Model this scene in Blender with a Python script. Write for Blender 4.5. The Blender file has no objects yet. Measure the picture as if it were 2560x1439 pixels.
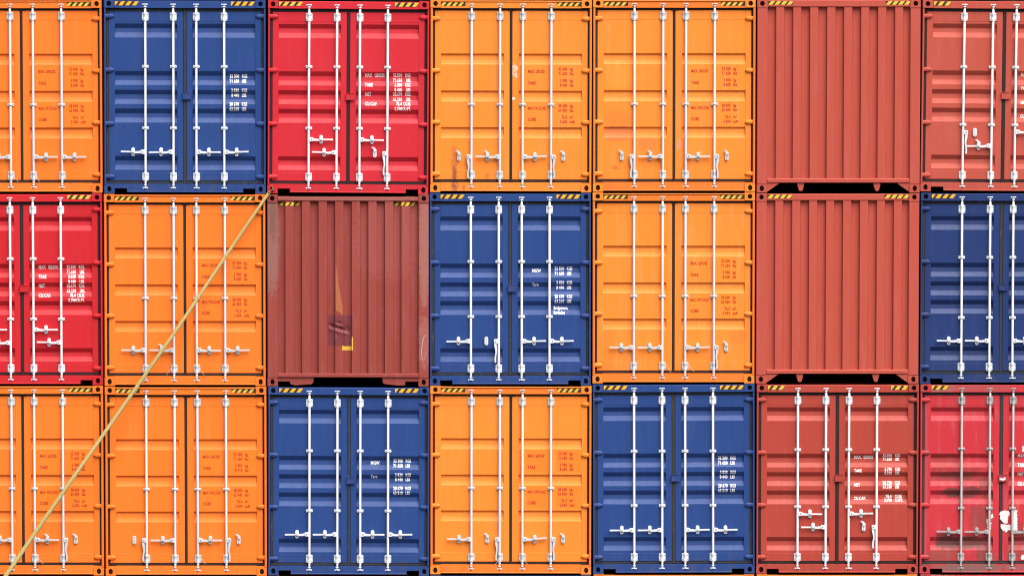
import bpy, bmesh, math, random
from mathutils import Vector, Matrix

random.seed(7)
scene = bpy.context.scene
COL = scene.collection
R = math.radians

# ------------------------------------------------------------------ camera
PITCH = R(3.7)          # the camera looks slightly down on the stacks
DIST = 70.0             # metres to the container fronts (long lens)
PXM = 165.7             # photo pixels per metre on the fronts
W, H = 2560.0, 1439.0
ZC = 7.25               # height of the picture's centre on the fronts
cam_d = bpy.data.cameras.new("camera")
cam_d.sensor_width = 36.0
cam_d.lens = 36.0 * DIST / (W / PXM)
cam_d.clip_start = 1.0
cam_d.clip_end = 4000.0
cam = bpy.data.objects.new("camera", cam_d)
COL.objects.link(cam)
cam.location = (0, -DIST * math.cos(PITCH), ZC + DIST * math.sin(PITCH))
cam.rotation_euler = (math.pi / 2 - PITCH, 0, 0)
scene.camera = cam

# ------------------------------------------------------------------ light
SUN_EL, SUN_AZ = R(59), R(34)     # azimuth: to the right of straight behind the camera
world = bpy.data.worlds.new("World")
scene.world = world
world.use_nodes = True
nt = world.node_tree
bg = nt.nodes["Background"]
sky = nt.nodes.new("ShaderNodeTexSky")
sky.sky_type = 'NISHITA'
sky.sun_disc = False
sky.sun_elevation = SUN_EL
sky.sun_rotation = math.pi - SUN_AZ
sky.air_density = 1.0
sky.dust_density = 6.0
sky.ozone_density = 0.6
nt.links.new(sky.outputs[0], bg.inputs[0])
bg.inputs[1].default_value = 0.07
sun_d = bpy.data.lights.new("sun", 'SUN')
sun_d.energy = 3.1
sun_d.angle = R(64)
sun_d.color = (1.0, 0.97, 0.92)
sun = bpy.data.objects.new("sun", sun_d)
COL.objects.link(sun)
dirv = Vector((math.sin(SUN_AZ) * math.cos(SUN_EL), -math.cos(SUN_AZ) * math.cos(SUN_EL), math.sin(SUN_EL)))
sun.rotation_euler = dirv.to_track_quat('Z', 'Y').to_euler()
sun.location = (0, -30, 60)
scene.view_settings.view_transform = 'Standard'
scene.view_settings.look = 'None'
scene.view_settings.exposure = 1.0
scene.view_settings.gamma = 1.0
scene.view_settings.use_curve_mapping = False
scene.cycles.max_bounces = 6
scene.cycles.filter_width = 1.15

# ------------------------------------------------------------------ units
P = 1.0 / PXM                   # one photo pixel on the fronts, in metres
HW = 202.0                      # half the width of a container in pixels
def LX(x): return (x - HW) * P
def LZ(y): return (480.0 - y) * P

def ray_to_front(X, Y):
    """point of the stack fronts (plane y=0) seen at a photo pixel"""
    f = cam_d.lens / 36.0 * W
    d = Vector(((X - W / 2) / f, (H / 2 - Y) / f, -1.0))
    d.rotate(cam.rotation_euler)
    t = -cam.location.y / d.y
    return cam.location + d * t

# ------------------------------------------------------------------ materials
def srgb(r, g, b):
    def f(c):
        c /= 255.0
        return c / 12.92 if c <= 0.04045 else ((c + 0.055) / 1.055) ** 2.4
    return (f(r), f(g), f(b))

class Nodes:
    def __init__(s, name):
        s.m = bpy.data.materials.new(name)
        s.m.use_nodes = True
        s.t = s.m.node_tree
        s.b = s.t.nodes["Principled BSDF"]
    def n(s, kind, **kw):
        nd = s.t.nodes.new(kind)
        for k, v in kw.items():
            setattr(nd, k, v)
        return nd
    def put(s, sock, v):
        if hasattr(v, 'links') or isinstance(v, bpy.types.NodeSocket):
            s.t.links.new(v, sock)
        elif isinstance(v, tuple) and len(v) == 3 and sock.type == 'RGBA':
            sock.default_value = (*v, 1)
        else:
            sock.default_value = v
    def math(s, op, a, b=0.0, clamp=False):
        nd = s.n('ShaderNodeMath', operation=op, use_clamp=clamp)
        s.put(nd.inputs[0], a); s.put(nd.inputs[1], b)
        return nd.outputs[0]
    def mix(s, f, a, b, blend='MIX'):
        nd = s.n('ShaderNodeMix', data_type='RGBA', blend_type=blend)
        s.put(nd.inputs[0], f); s.put(nd.inputs[6], a); s.put(nd.inputs[7], b)
        return nd.outputs[2]
    def noise(s, vec, scale, detail=4.0, rough=0.55):
        nd = s.n('ShaderNodeTexNoise')
        s.put(nd.inputs['Vector'], vec)
        nd.inputs['Scale'].default_value = scale
        nd.inputs['Detail'].default_value = detail
        nd.inputs['Roughness'].default_value = rough
        return nd.outputs[0]
    def ramp(s, v, lo, hi):
        nd = s.n('ShaderNodeMapRange', clamp=True, interpolation_type='SMOOTHSTEP')
        s.put(nd.inputs[0], v)
        nd.inputs[1].default_value = lo; nd.inputs[2].default_value = hi
        return nd.outputs[0]
    def scaled(s, vec, sc):
        nd = s.n('ShaderNodeVectorMath', operation='MULTIPLY')
        s.put(nd.inputs[0], vec); nd.inputs[1].default_value = sc
        return nd.outputs[0]

def paint(name, col, rough=0.52, wear=0.3, dust=(0.5, 0.42, 0.36), dustamt=0.08, grime=0.15,
          blobs=(), rust=0.15, fade=0.10, spec=0.35, lowgrime=0.25):
    """weathered steel paint; blobs = (px, py, rx, ry, colour, strength, edge noise) stains in container pixels"""
    s = Nodes(name)
    geo = s.n('ShaderNodeNewGeometry').outputs['Position']
    obj = s.n('ShaderNodeTexCoord').outputs['Object']
    big = s.noise(geo, 0.9, 3)
    fine = s.noise(geo, 14, 5, 0.65)
    streak = s.noise(s.scaled(geo, (9.0, 9.0, 0.8)), 1.6, 5, 0.6)
    c = s.mix(s.math('MULTIPLY', s.ramp(big, 0.3, 0.75), fade), col, tuple(min(1, v * 1.05 + 0.03 * (1 - v)) for v in col))
    c = s.mix(s.math('MULTIPLY', s.ramp(fine, 0.35, 0.8), 0.16), c, tuple(v * 0.8 for v in col))
    # dust film in vertical runs
    c = s.mix(s.math('MULTIPLY', s.ramp(streak, 0.48, 0.75), dustamt), c, dust)
    # dark run-off
    st2 = s.noise(s.scaled(geo, (22.0, 22.0, 1.3)), 1.0, 6, 0.7)
    c = s.mix(s.math('MULTIPLY', s.ramp(st2, 0.56, 0.78), grime), c, (0.06, 0.035, 0.025))
    sep = s.n('ShaderNodeSeparateXYZ'); s.put(sep.inputs[0], obj)
    # splash dirt on the lowest part
    low = s.ramp(sep.outputs[2], 0.42, 0.0)
    patchy = s.ramp(s.noise(geo, 5.0, 6, 0.7), 0.42, 0.72)
    c = s.mix(s.math('MULTIPLY', s.math('MULTIPLY', low, patchy), lowgrime), c, (0.10, 0.075, 0.055))
    # chips and small rust specks
    sp = s.ramp(s.noise(geo, 42.0, 3, 0.6), 0.70, 0.74)
    gate = s.ramp(s.noise(geo, 2.6, 3), 0.52, 0.66)
    c = s.mix(s.math('MULTIPLY', s.math('MULTIPLY', sp, gate), rust), c, (0.12, 0.04, 0.02))
    for (bx, by, rx, ry, bc, amt, en) in blobs:
        dx = s.math('DIVIDE', s.math('SUBTRACT', sep.outputs[0], LX(bx)), rx * P)
        dz = s.math('DIVIDE', s.math('SUBTRACT', sep.outputs[2], LZ(by)), ry * P)
        r2 = s.math('POWER', s.math('MAXIMUM', s.math('ABSOLUTE', dx), s.math('ABSOLUTE', dz)), 6.0) if en < 0.2 else s.math('ADD', s.math('POWER', s.math('ABSOLUTE', dx), 2.6), s.math('POWER', s.math('ABSOLUTE', dz), 2.6))
        nn = s.math('MULTIPLY', s.math('SUBTRACT', s.noise(obj, 15.0, 8, 0.72), 0.5), en * 2.6)
        v = s.ramp(s.math('ADD', r2, nn), 1.2, 0.35)
        c = s.mix(s.math('MULTIPLY', v, amt), c, bc)
    s.put(s.b.inputs['Base Color'], c)
    rg = s.math('ADD', s.math('MULTIPLY', s.math('SUBTRACT', fine, 0.5), 0.25), rough)
    s.put(s.b.inputs['Roughness'], rg)
    s.b.inputs['Specular IOR Level'].default_value = spec
    bp = s.n('ShaderNodeBump'); bp.inputs['Strength'].default_value = 0.35
    bp.inputs['Distance'].default_value = 0.01
    hh = s.math('ADD', s.math('MULTIPLY', s.noise(geo, 2.3, 2), 1.0), s.math('MULTIPLY', fine, 0.10 * wear))
    s.put(bp.inputs['Height'], hh)
    s.t.links.new(bp.outputs[0], s.b.inputs['Normal'])
    return s.m

def plain(name, col, rough=0.5, spec=0.4, var=0.25, dirt=(0.12, 0.1, 0.08), dirtamt=0.25, metal=0.0, scale=20):
    s = Nodes(name)
    geo = s.n('ShaderNodeNewGeometry').outputs['Position']
    n1 = s.noise(geo, scale, 5, 0.65)
    c = s.mix(s.math('MULTIPLY', s.ramp(n1, 0.3, 0.8), var), col, tuple(v * 0.7 for v in col))
    n2 = s.noise(s.scaled(geo, (3.0, 3.0, 1.0)), 4.0, 5, 0.7)
    c = s.mix(s.math('MULTIPLY', s.ramp(n2, 0.55, 0.75), dirtamt), c, dirt)
    s.put(s.b.inputs['Base Color'], c)
    s.b.inputs['Roughness'].default_value = rough
    s.b.inputs['Metallic'].default_value = metal
    s.b.inputs['Specular IOR Level'].default_value = spec
    return s.m

ORANGE = (0.81, 0.222, 0.021)
ORANGE2 = (0.80, 0.172, 0.013)
BLUE = (0.0115, 0.047, 0.20)
BLUE2 = (0.008, 0.029, 0.135)
RED = (0.53, 0.013, 0.027)
RED2 = (0.52, 0.009, 0.018)
BROWN = (0.425, 0.066, 0.042)
BROWND = (0.38, 0.045, 0.030)
OLD = (0.275, 0.050, 0.040)
M = {}
# deeper orange squares behind the weight figures
SQ = tuple((x, y, rx, ry, (0.82, 0.185, 0.014), 0.75, 0.1) for x, rx in ((265, 26), (345, 31)) for y, ry in ((192, 29), (283, 28)))
M['orange'] = paint('orange_paint', ORANGE, dust=(0.8, 0.35, 0.15), dustamt=0.15, grime=0.22, blobs=SQ)
M['orange_deep'] = paint('deep_orange_paint', ORANGE2, dust=(0.8, 0.33, 0.1), dustamt=0.12, grime=0.22, blobs=SQ)
M['orange_frame'] = paint('orange_frame_paint', (0.82, 0.175, 0.016), dust=(0.8, 0.33, 0.1), dustamt=0.08, grime=0.25)
M['orange_streak'] = paint('orange_paint_streaked', ORANGE, dust=(0.8, 0.35, 0.15), dustamt=0.15, blobs=(
    (61, 425, 9, 70, (0.45, 0.11, 0.03), 0.6, 1.5), (61, 437, 5, 30, (0.14, 0.06, 0.04), 0.7, 2.0), (62, 466, 11, 12, (0.22, 0.08, 0.04), 0.5, 2.6),
    (84, 470, 4, 9, (0.2, 0.07, 0.03), 0.5, 2.6), (211, 178, 7, 16, (0.88, 0.62, 0.50), 0.75, 4.5),
    (208, 246, 4, 4, (0.9, 0.88, 0.85), 0.95, 1.6), (143, 440, 6, 10, (0.4, 0.10, 0.03), 0.5, 1.2)))
M['orange_patched'] = paint('orange_paint_patched', ORANGE, dust=(0.85, 0.4, 0.15), dustamt=0.2, blobs=(
    (62, 192, 34, 34, (0.86, 0.30, 0.04), 0.4, 1.2), (62, 300, 36, 22, (0.70, 0.16, 0.03), 0.45, 1.0),
    (62, 334, 38, 20, (0.62, 0.12, 0.05), 0.55, 0.7), (134, 360, 24, 20, (0.60, 0.13, 0.05), 0.35, 1.6),
    (56, 420, 14, 6, (0.45, 0.09, 0.03), 0.6, 2.2), (60, 466, 12, 6, (0.12, 0.05, 0.03), 0.6, 2.0),
    (214, 360, 6, 14, (0.75, 0.28, 0.2), 0.6, 1.8)))
M['orange_faded'] = paint('orange_paint_faded', ORANGE, dust=(0.85, 0.4, 0.2), dustamt=0.2, blobs=(
    (38, 400, 22, 70, (0.70, 0.17, 0.02), 0.4, 0.6), (365, 365, 26, 20, (0.68, 0.15, 0.02), 0.4, 1.0)))
M['blue'] = paint('blue_paint', BLUE, lowgrime=0.4, dust=(0.2, 0.24, 0.34), dustamt=0.05, rough=0.50)
M['blue_dark'] = paint('dark_blue_paint', BLUE2, dust=(0.15, 0.19, 0.3), dustamt=0.05, rough=0.48)
M['red'] = paint('red_paint', RED, dust=(0.6, 0.2, 0.2), dustamt=0.03)
M['red_deep'] = paint('deep_red_paint', RED2, dust=(0.6, 0.2, 0.2), dustamt=0.03)
M['red_dirty'] = paint('dirty_red_paint', (0.50, 0.024, 0.038), dust=(0.4, 0.16, 0.16), dustamt=0.35, grime=0.5, lowgrime=0.9,
    rust=0.5, blobs=((40, 12, 60, 10, (0.26, 0.13, 0.11), 0.8, 1.6), (150, 12, 90, 9, (0.34, 0.07, 0.07), 0.7, 1.2), (13, 12, 14, 11, (0.12, 0.08, 0.07), 0.8, 0.6),
    (13, 240, 9, 240, (0.36, 0.07, 0.08), 0.6, 0.6), (62, 214, 36, 38, (0.24, 0.03, 0.03), 0.5, 0.1), (128, 230, 26, 24, (0.26, 0.03, 0.03), 0.5, 0.1),
    (70, 398, 30, 22, (0.07, 0.035, 0.03), 0.85, 1.6), (120, 402, 34, 18, (0.08, 0.04, 0.03), 0.8, 1.8), (160, 420, 22, 40, (0.12, 0.05, 0.04), 0.6, 1.8), (60, 432, 40, 18, (0.16, 0.07, 0.05), 0.5, 1.8), (104, 300, 8, 70, (0.12, 0.05, 0.04), 0.6, 1.6), (150, 340, 26, 34, (0.16, 0.05, 0.045), 0.55, 1.8), (240, 400, 22, 60, (0.14, 0.05, 0.04), 0.5, 2.0),
    (82, 276, 26, 13, (0.08, 0.035, 0.03), 0.85, 1.6), (130, 274, 24, 16, (0.08, 0.035, 0.03), 0.8, 1.8), (160, 262, 14, 30, (0.14, 0.04, 0.035), 0.6, 1.6), (95, 232, 46, 12, (0.12, 0.04, 0.035), 0.6, 1.6), (120, 465, 90, 12, (0.16, 0.11, 0.10), 0.8, 2.0), (14, 466, 14, 14, (0.08, 0.05, 0.05), 0.8, 0.8),
    (260, 465, 50, 9, (0.3, 0.1, 0.1), 0.6, 2.0)))
M['brown'] = paint('red_brown_paint', BROWN, dust=(0.5, 0.2, 0.16), dustamt=0.12, rough=0.6)
M['brown_dark'] = paint('dark_red_brown_paint', BROWND, dust=(0.45, 0.18, 0.14), dustamt=0.10, rough=0.5)
M['old'] = paint('weathered_brown_paint', OLD, dust=(0.34, 0.13, 0.11), dustamt=0.28, grime=0.4, rust=0.9, lowgrime=0.35, rough=0.85, spec=0.2,
    fade=0.3, blobs=((12, 110, 20, 150, (0.26, 0.15, 0.13), 0.6, 1.2), (14, 60, 10, 60, (0.10, 0.05, 0.04), 0.4, 2.0),
    (392, 140, 14, 150, (0.36, 0.17, 0.14), 0.6, 1.4), (392, 370, 16, 70, (0.38, 0.18, 0.16), 0.4, 2.0), (13, 12, 16, 14, (0.12, 0.05, 0.04), 0.7, 0.8),
    (392, 12, 16, 14, (0.13, 0.055, 0.045), 0.7, 0.8), (13, 470, 16, 14, (0.16, 0.07, 0.05), 0.7, 1.2), (392, 468, 16, 14, (0.20, 0.09, 0.05), 0.7, 2.0),
    (202, 10, 190, 7, (0.30, 0.13, 0.11), 0.55, 1.0), (300, 110, 90, 110, (0.36, 0.11, 0.10), 0.3, 1.4)))
M['old_patch'] = paint('purple_brown_patch_paint', (0.175, 0.031, 0.036), dust=(0.27, 0.10, 0.11), dustamt=0.3, rough=0.55)
M['rod'] = plain('rod_galvanised_pale', (0.66, 0.67, 0.74), 0.35, 0.5, 0.10, dirtamt=0.12, dirt=(0.4, 0.34, 0.32))
M['rod_white'] = plain('rod_white_paint', (0.80, 0.82, 0.84), 0.35, 0.5, 0.14, dirtamt=0.16, dirt=(0.45, 0.42, 0.40))
M['rod_dirty'] = plain('rod_weathered_grey', (0.50, 0.47, 0.46), 0.5, 0.4, 0.3, dirtamt=0.5, dirt=(0.22, 0.16, 0.14))
M['galv'] = plain('galvanised_fitting', (0.54, 0.58, 0.61), 0.4, 0.5, 0.3, dirtamt=0.3, scale=60)
M['galv_white'] = plain('white_fitting', (0.70, 0.74, 0.78), 0.35, 0.5, 0.3, dirtamt=0.25, scale=60)
M['galv_dirty'] = plain('weathered_fitting', (0.36, 0.36, 0.36), 0.5, 0.4, 0.4, dirtamt=0.6, scale=60)
M['bolt'] = plain('bolt_grey', (0.28, 0.29, 0.30), 0.5, 0.4)
M['gasket'] = plain('black_rubber', (0.018, 0.016, 0.018), 0.7, 0.3, dirtamt=0.25, dirt=(0.06, 0.05, 0.05))
M['gasket_dusty'] = plain('dusty_rubber', (0.035, 0.036, 0.038), 0.8, 0.25, dirtamt=0.6, dirt=(0.13, 0.11, 0.09))
M['yellow'] = plain('hazard_yellow', (0.74, 0.46, 0.05), 0.5, 0.3, 0.3, dirtamt=0.35)
M['amber'] = plain('hazard_amber', (0.80, 0.40, 0.03), 0.5, 0.3, 0.15, dirtamt=0.1)
M['black'] = plain('hazard_black', (0.03, 0.026, 0.022), 0.6, 0.3, 0.15, dirtamt=0.3)
M['wyellow'] = plain('worn_yellow_paint', (0.40, 0.125, 0.050), 0.7, 0.3, 0.5, dirtamt=0.9, dirt=(0.32, 0.08, 0.05), scale=40)
M['text_white'] = plain('white_lettering', (0.95, 0.95, 0.95), 0.5, 0.3, 0.05, dirtamt=0.0)
M['text_dark'] = plain('dark_red_lettering', (0.46, 0.036, 0.010), 0.6, 0.3, 0.25, dirtamt=0.35, dirt=(0.5, 0.08, 0.02), scale=80)
M['label_white'] = plain('torn_white_label', (0.70, 0.70, 0.70), 0.7, 0.2, 0.3, dirtamt=0.3, dirt=(0.4, 0.38, 0.36), scale=30)
M['scratch'] = plain('bare_scratch', (0.60, 0.48, 0.46), 0.6, 0.3, 0.3)
M['hollow_shade'] = plain('hollow_painted_shade', (0.02, 0.018, 0.018), 0.9, 0.1)  # shade of deep hollows put into the colour as near-black
M['wire'] = plain('seal_wire', (0.55, 0.5, 0.46), 0.5, 0.4)
M['rusty'] = plain('rusty_iron', (0.22, 0.12, 0.06), 0.7, 0.3, 0.5, dirtamt=0.7, dirt=(0.10, 0.05, 0.03), scale=60)

def strap_mat():
    s = Nodes('woven_yellow_webbing')
    obj = s.n('ShaderNodeTexCoord').outputs['UV']
    w = s.n('ShaderNodeTexWave', wave_type='BANDS', bands_direction='DIAGONAL')
    s.put(w.inputs['Vector'], s.scaled(obj, (1.0, 14.0, 1.0)))
    w.inputs['Scale'].default_value = 3.0
    w2 = s.noise(s.scaled(obj, (3.0, 70.0, 1.0)), 1.0, 5, 0.7)
    sep = s.n('ShaderNodeSeparateXYZ'); s.put(sep.inputs[0], obj)
    edge = s.ramp(s.math('ABSOLUTE', s.math('SUBTRACT', sep.outputs[0], 0.5)), 0.22, 0.42)
    c = s.mix(w.outputs[1], (0.62, 0.42, 0.06), (0.34, 0.35, 0.24))
    c = s.mix(s.math('MULTIPLY', s.ramp(w2, 0.45, 0.6), 0.6), c, (0.22, 0.19, 0.08))
    c = s.mix(s.math('MULTIPLY', edge, 0.55), c, (0.42, 0.28, 0.06))
    s.put(s.b.inputs['Base Color'], c)
    s.b.inputs['Roughness'].default_value = 0.75
    return s.m
M['strap'] = strap_mat()

def ground_mat():
    s = Nodes('yard_asphalt')
    geo = s.n('ShaderNodeNewGeometry').outputs['Position']
    n1 = s.noise(geo, 0.15, 6, 0.6)
    n2 = s.noise(geo, 6.0, 6, 0.7)
    c = s.mix(s.ramp(n1, 0.3, 0.7), (0.050, 0.049, 0.047), (0.075, 0.072, 0.068))
    c = s.mix(s.math('MULTIPLY', s.ramp(n2, 0.4, 0.7), 0.35), c, (0.035, 0.034, 0.033))
    s.put(s.b.inputs['Base Color'], c)
    s.b.inputs['Roughness'].default_value = 0.85
    return s.m
M['ground'] = ground_mat()

# ------------------------------------------------------------------ mesh builder
class MB:
    def __init__(s):
        s.v = []; s.f = []; s.mi = []; s.mats = []; s.sm = []
    def mat(s, m):
        if m not in s.mats: s.mats.append(m)
        return s.mats.index(m)
    def add(s, vs, fs, m, smooth=False):
        k = len(s.v); i = s.mat(m)
        s.v += [tuple(v) for v in vs]
        for f in fs:
            s.f.append([a + k for a in f]); s.mi.append(i); s.sm.append(smooth)
    def box(s, x0, x1, y0, y1, z0, z1, m):
        vs = [(x, y, z) for z in (z0, z1) for y in (y0, y1) for x in (x0, x1)]
        s.add(vs, [(0, 2, 3, 1), (4, 5, 7, 6), (0, 1, 5, 4), (2, 6, 7, 3), (0, 4, 6, 2), (1, 3, 7, 5)], m)
    def pbox(s, x0, x1, ya, yb, y0, y1, m):
        """box from container pixels x0..x1 (right), ya..yb (down), depth y0..y1 metres"""
        s.box(LX(x0), LX(x1), y0, y1, LZ(yb), LZ(ya), m)
    def cbox(s, x0, x1, ya, yb, y0, y1, m, ch=0.006):
        """as pbox with chamfered front edges"""
        X0, X1, Z0, Z1 = LX(x0), LX(x1), LZ(yb), LZ(ya)
        vs = [(X0, y0 + ch, Z0), (X1, y0 + ch, Z0), (X1, y0 + ch, Z1), (X0, y0 + ch, Z1),
              (X0 + ch, y0, Z0 + ch), (X1 - ch, y0, Z0 + ch), (X1 - ch, y0, Z1 - ch), (X0 + ch, y0, Z1 - ch),
              (X0, y1, Z0), (X1, y1, Z0), (X1, y1, Z1), (X0, y1, Z1)]
        s.add(vs, [(4, 5, 6, 7), (0, 1, 5, 4), (1, 2, 6, 5), (2, 3, 7, 6), (3, 0, 4, 7),
                   (8, 9, 1, 0), (9, 10, 2, 1), (10, 11, 3, 2), (11, 8, 0, 3), (11, 10, 9, 8)], m)
    def prism(s, pts, y0, y1, m, ch=0.0):
        """polygon (x,z metres, counter-clockwise from the front) extruded from y0 to y1"""
        n = len(pts)
        if ch > 0:
            cx = sum(p[0] for p in pts) / n; cz = sum(p[1] for p in pts) / n
            inner = []
            for (x, z) in pts:
                dx, dz = cx - x, cz - z; L = math.hypot(dx, dz) or 1
                inner.append((x + dx / L * ch, z + dz / L * ch))
            vs = [(x, y0, z) for x, z in inner] + [(x, y0 + ch, z) for x, z in pts] + [(x, y1, z) for x, z in pts]
            fs = [tuple(range(n))]
            for i in range(n):
                j = (i + 1) % n
                fs.append((n + i, n + j, j, i)); fs.append((2 * n + i, 2 * n + j, n + j, n + i))
            fs.append(tuple(range(3 * n - 1, 2 * n - 1, -1)))
        else:
            vs = [(x, y0, z) for x, z in pts] + [(x, y1, z) for x, z in pts]
            fs = [tuple(range(n)), tuple(range(2 * n - 1, n - 1, -1))]
            for i in range(n):
                j = (i + 1) % n
                fs.append((n + i, n + j, j, i))
        s.add(vs, fs, m)
    def ppoly(s, pts, y0, y1, m, ch=0.0):
        """pixel polygon, clockwise as seen in the photo"""
        s.prism([(LX(x), LZ(y)) for x, y in reversed(pts)], y0, y1, m, ch)
    def tube(s, prof, cx, cy, m, n=12, smooth=True):
        """vertical lathe: prof = [(z, r)] from bottom to top"""
        vs = []; fs = []
        for z, r in prof:
            for i in range(n):
                a = 2 * math.pi * i / n
                vs.append((cx + r * math.cos(a), cy + r * math.sin(a), z))
        for k in range(len(prof) - 1):
            for i in range(n):
                j = (i + 1) % n
                fs.append((k * n + i, k * n + j, (k + 1) * n + j, (k + 1) * n + i))
        fs.append(tuple(range(n - 1, -1, -1)))
        fs.append(tuple((len(prof) - 1) * n + i for i in range(n)))
        s.add(vs, fs, m, smooth)
    def knob(s, x, y, z, r, h, m, n=8):
        """short pin pointing at the viewer (-y)"""
        vs = [(x + r * math.cos(2 * math.pi * i / n), y, z + r * math.sin(2 * math.pi * i / n)) for i in range(n)]
        vs += [(a[0] * 0.8 + x * 0.2, y - h, a[2] * 0.8 + z * 0.2) for a in vs[:n]]
        fs = [tuple(range(n, 2 * n))] + [(i, (i + 1) % n, n + (i + 1) % n, n + i) for i in range(n)]
        s.add(vs, fs, m)
    def mesh(s, name):
        me = bpy.data.meshes.new(name)
        me.from_pydata(s.v, [], s.f)
        for m in s.mats: me.materials.append(M[m] if isinstance(m, str) else m)
        me.polygons.foreach_set('material_index', s.mi)
        me.polygons.foreach_set('use_smooth', s.sm)
        me.update()
        return me

def fix_normals(me):
    bm = bmesh.new(); bm.from_mesh(me)
    bmesh.ops.recalc_face_normals(bm, faces=bm.faces)
    bm.to_mesh(me); bm.free()

def link(name, me, parent=None, loc=None, label=None):
    o = bpy.data.objects.new(name, me)
    COL.objects.link(o)
    if parent: o.parent = parent
    if loc: o.location = loc
    if label: o['label'] = label
    return o

CACHE = {}
def cached(key, fn):
    if key not in CACHE:
        me = fn()
        fix_normals(me)
        CACHE[key] = me
    return CACHE[key]

# ------------------------------------------------------------------ surface profiles
DOOR_Y = 0.045        # front of the door frames
PANEL = 0.004         # the sheet sits this far behind the door frame
B_RIBS = [(59.7, 71, 82, 94.3), (176.8, 188.5, 200, 211.5), (223.5, 235, 246.6, 258.5), (269.8, 281.5, 292.6, 304.5), (387.5, 398.7, 409.5, 421.5)]
O_RIBS = [(134.6, 138.4, 151.5, 162), (226.6, 230.4, 243.5, 254), (317.6, 321.4, 334.5, 345)]
def door_profile(kind):
    """[(pixel down, depth behind the sheet)]"""
    if kind == 'B':
        pr = [(54.5, 0)]
        for a, b, c, d in B_RIBS: pr += [(a, 0), (b, 0.046), (c, 0.037), (d, 0)]
        pr.append((428, 0))
    else:
        pr = [(51.5, 0)]
        for a, b, c, d in O_RIBS: pr += [(a, 0), (b, 0.029), (c, 0.0205), (c + 6.5, 0.010), (d, 0)]
        pr.append((424, 0))
    return pr
def prof_at(pr, y):
    if y <= pr[0][0]: return 0.0
    for (a, da), (b, db) in zip(pr, pr[1:]):
        if a <= y <= b:
            return da + (db - da) * (y - a) / (b - a) if b > a else db
    return 0.0

BANDS_R = [(47.6 + 41.9 * i, 66.9 + 41.9 * i) for i in range(8)]
BANDS_OLD = [(45.8 + 41.4 * i, 65.8 + 41.4 * i) for i in range(8)]
def wall_profile(bands, x0, x1):
    pr = [(x0, 0.056)]
    for a, b in bands: pr += [(a - 2.2, 0.056), (a, 0.0), (b, 0.0), (b + 2.2, 0.056)]
    pr.append((x1, 0.056))
    return pr
def wprof_at(pr, x):
    for (a, da), (b, db) in zip(pr, pr[1:]):
        if a <= x <= b: return da + (db - da) * (x - a) / (b - a)
    return 0.0
WALL_Y = 0.010

# ------------------------------------------------------------------ parts
def body_mesh(key, mat, floor_y):
    b = MB()
    y0, y1 = 0.10, 12.19
    zt, zb = LZ(5), LZ(floor_y)
    hw = HW * P - 0.006
    # corrugated long sides
    pat = []
    yy = y0
    pat.append((yy, 0.0)); yy += 0.16
    pat.append((yy, 0.0))
    while yy < y1 - 0.45:
        pat += [(yy + 0.068, 0.036), (yy + 0.138, 0.036), (yy + 0.206, 0.0), (yy + 0.278, 0.0)]; yy += 0.278
    pat.append((y1, 0.0))
    zr0, zr1 = zb + 0.10, zt - 0.06
    for sgn in (-1, 1):
        vs = []; fs = []
        for (y, d) in pat:
            x = sgn * (hw - 0.004 - d)
            vs += [(x, y, zr0), (x, y, zr1)]
        for i in range(len(pat) - 1):
            q = (2 * i, 2 * i + 2, 2 * i + 3, 2 * i + 1)
            fs.append(q if sgn > 0 else q[::-1])
        b.add(vs, fs, mat)
        b.box(min(sgn * hw, sgn * (hw - 0.06)), max(sgn * hw, sgn * (hw - 0.06)), y0, y1, zr1, zt, mat)
        b.box(min(sgn * hw, sgn * (hw - 0.12)), max(sgn * hw, sgn * (hw - 0.12)), y0, y1, LZ(478), zr0, mat)
    b.box(-hw + 0.06, hw - 0.06, y0, y1, zt - 0.03, zt - 0.006, mat)          # roof sheet
    b.box(-hw + 0.12, hw - 0.12, y0 + 0.004, y1, zb, zb + 0.05, 'hollow_shade')      # floor, in the same near-black painted shade
    b.box(-hw + 0.05, hw - 0.05, y0, y0 + 0.02, zb + 0.052, zt - 0.032, mat)   # bulkhead behind the doors
    b.box(-hw + 0.05, hw - 0.05, y1 - 0.03, y1, LZ(478), zt - 0.032, mat)
    return b.mesh(key)

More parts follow.
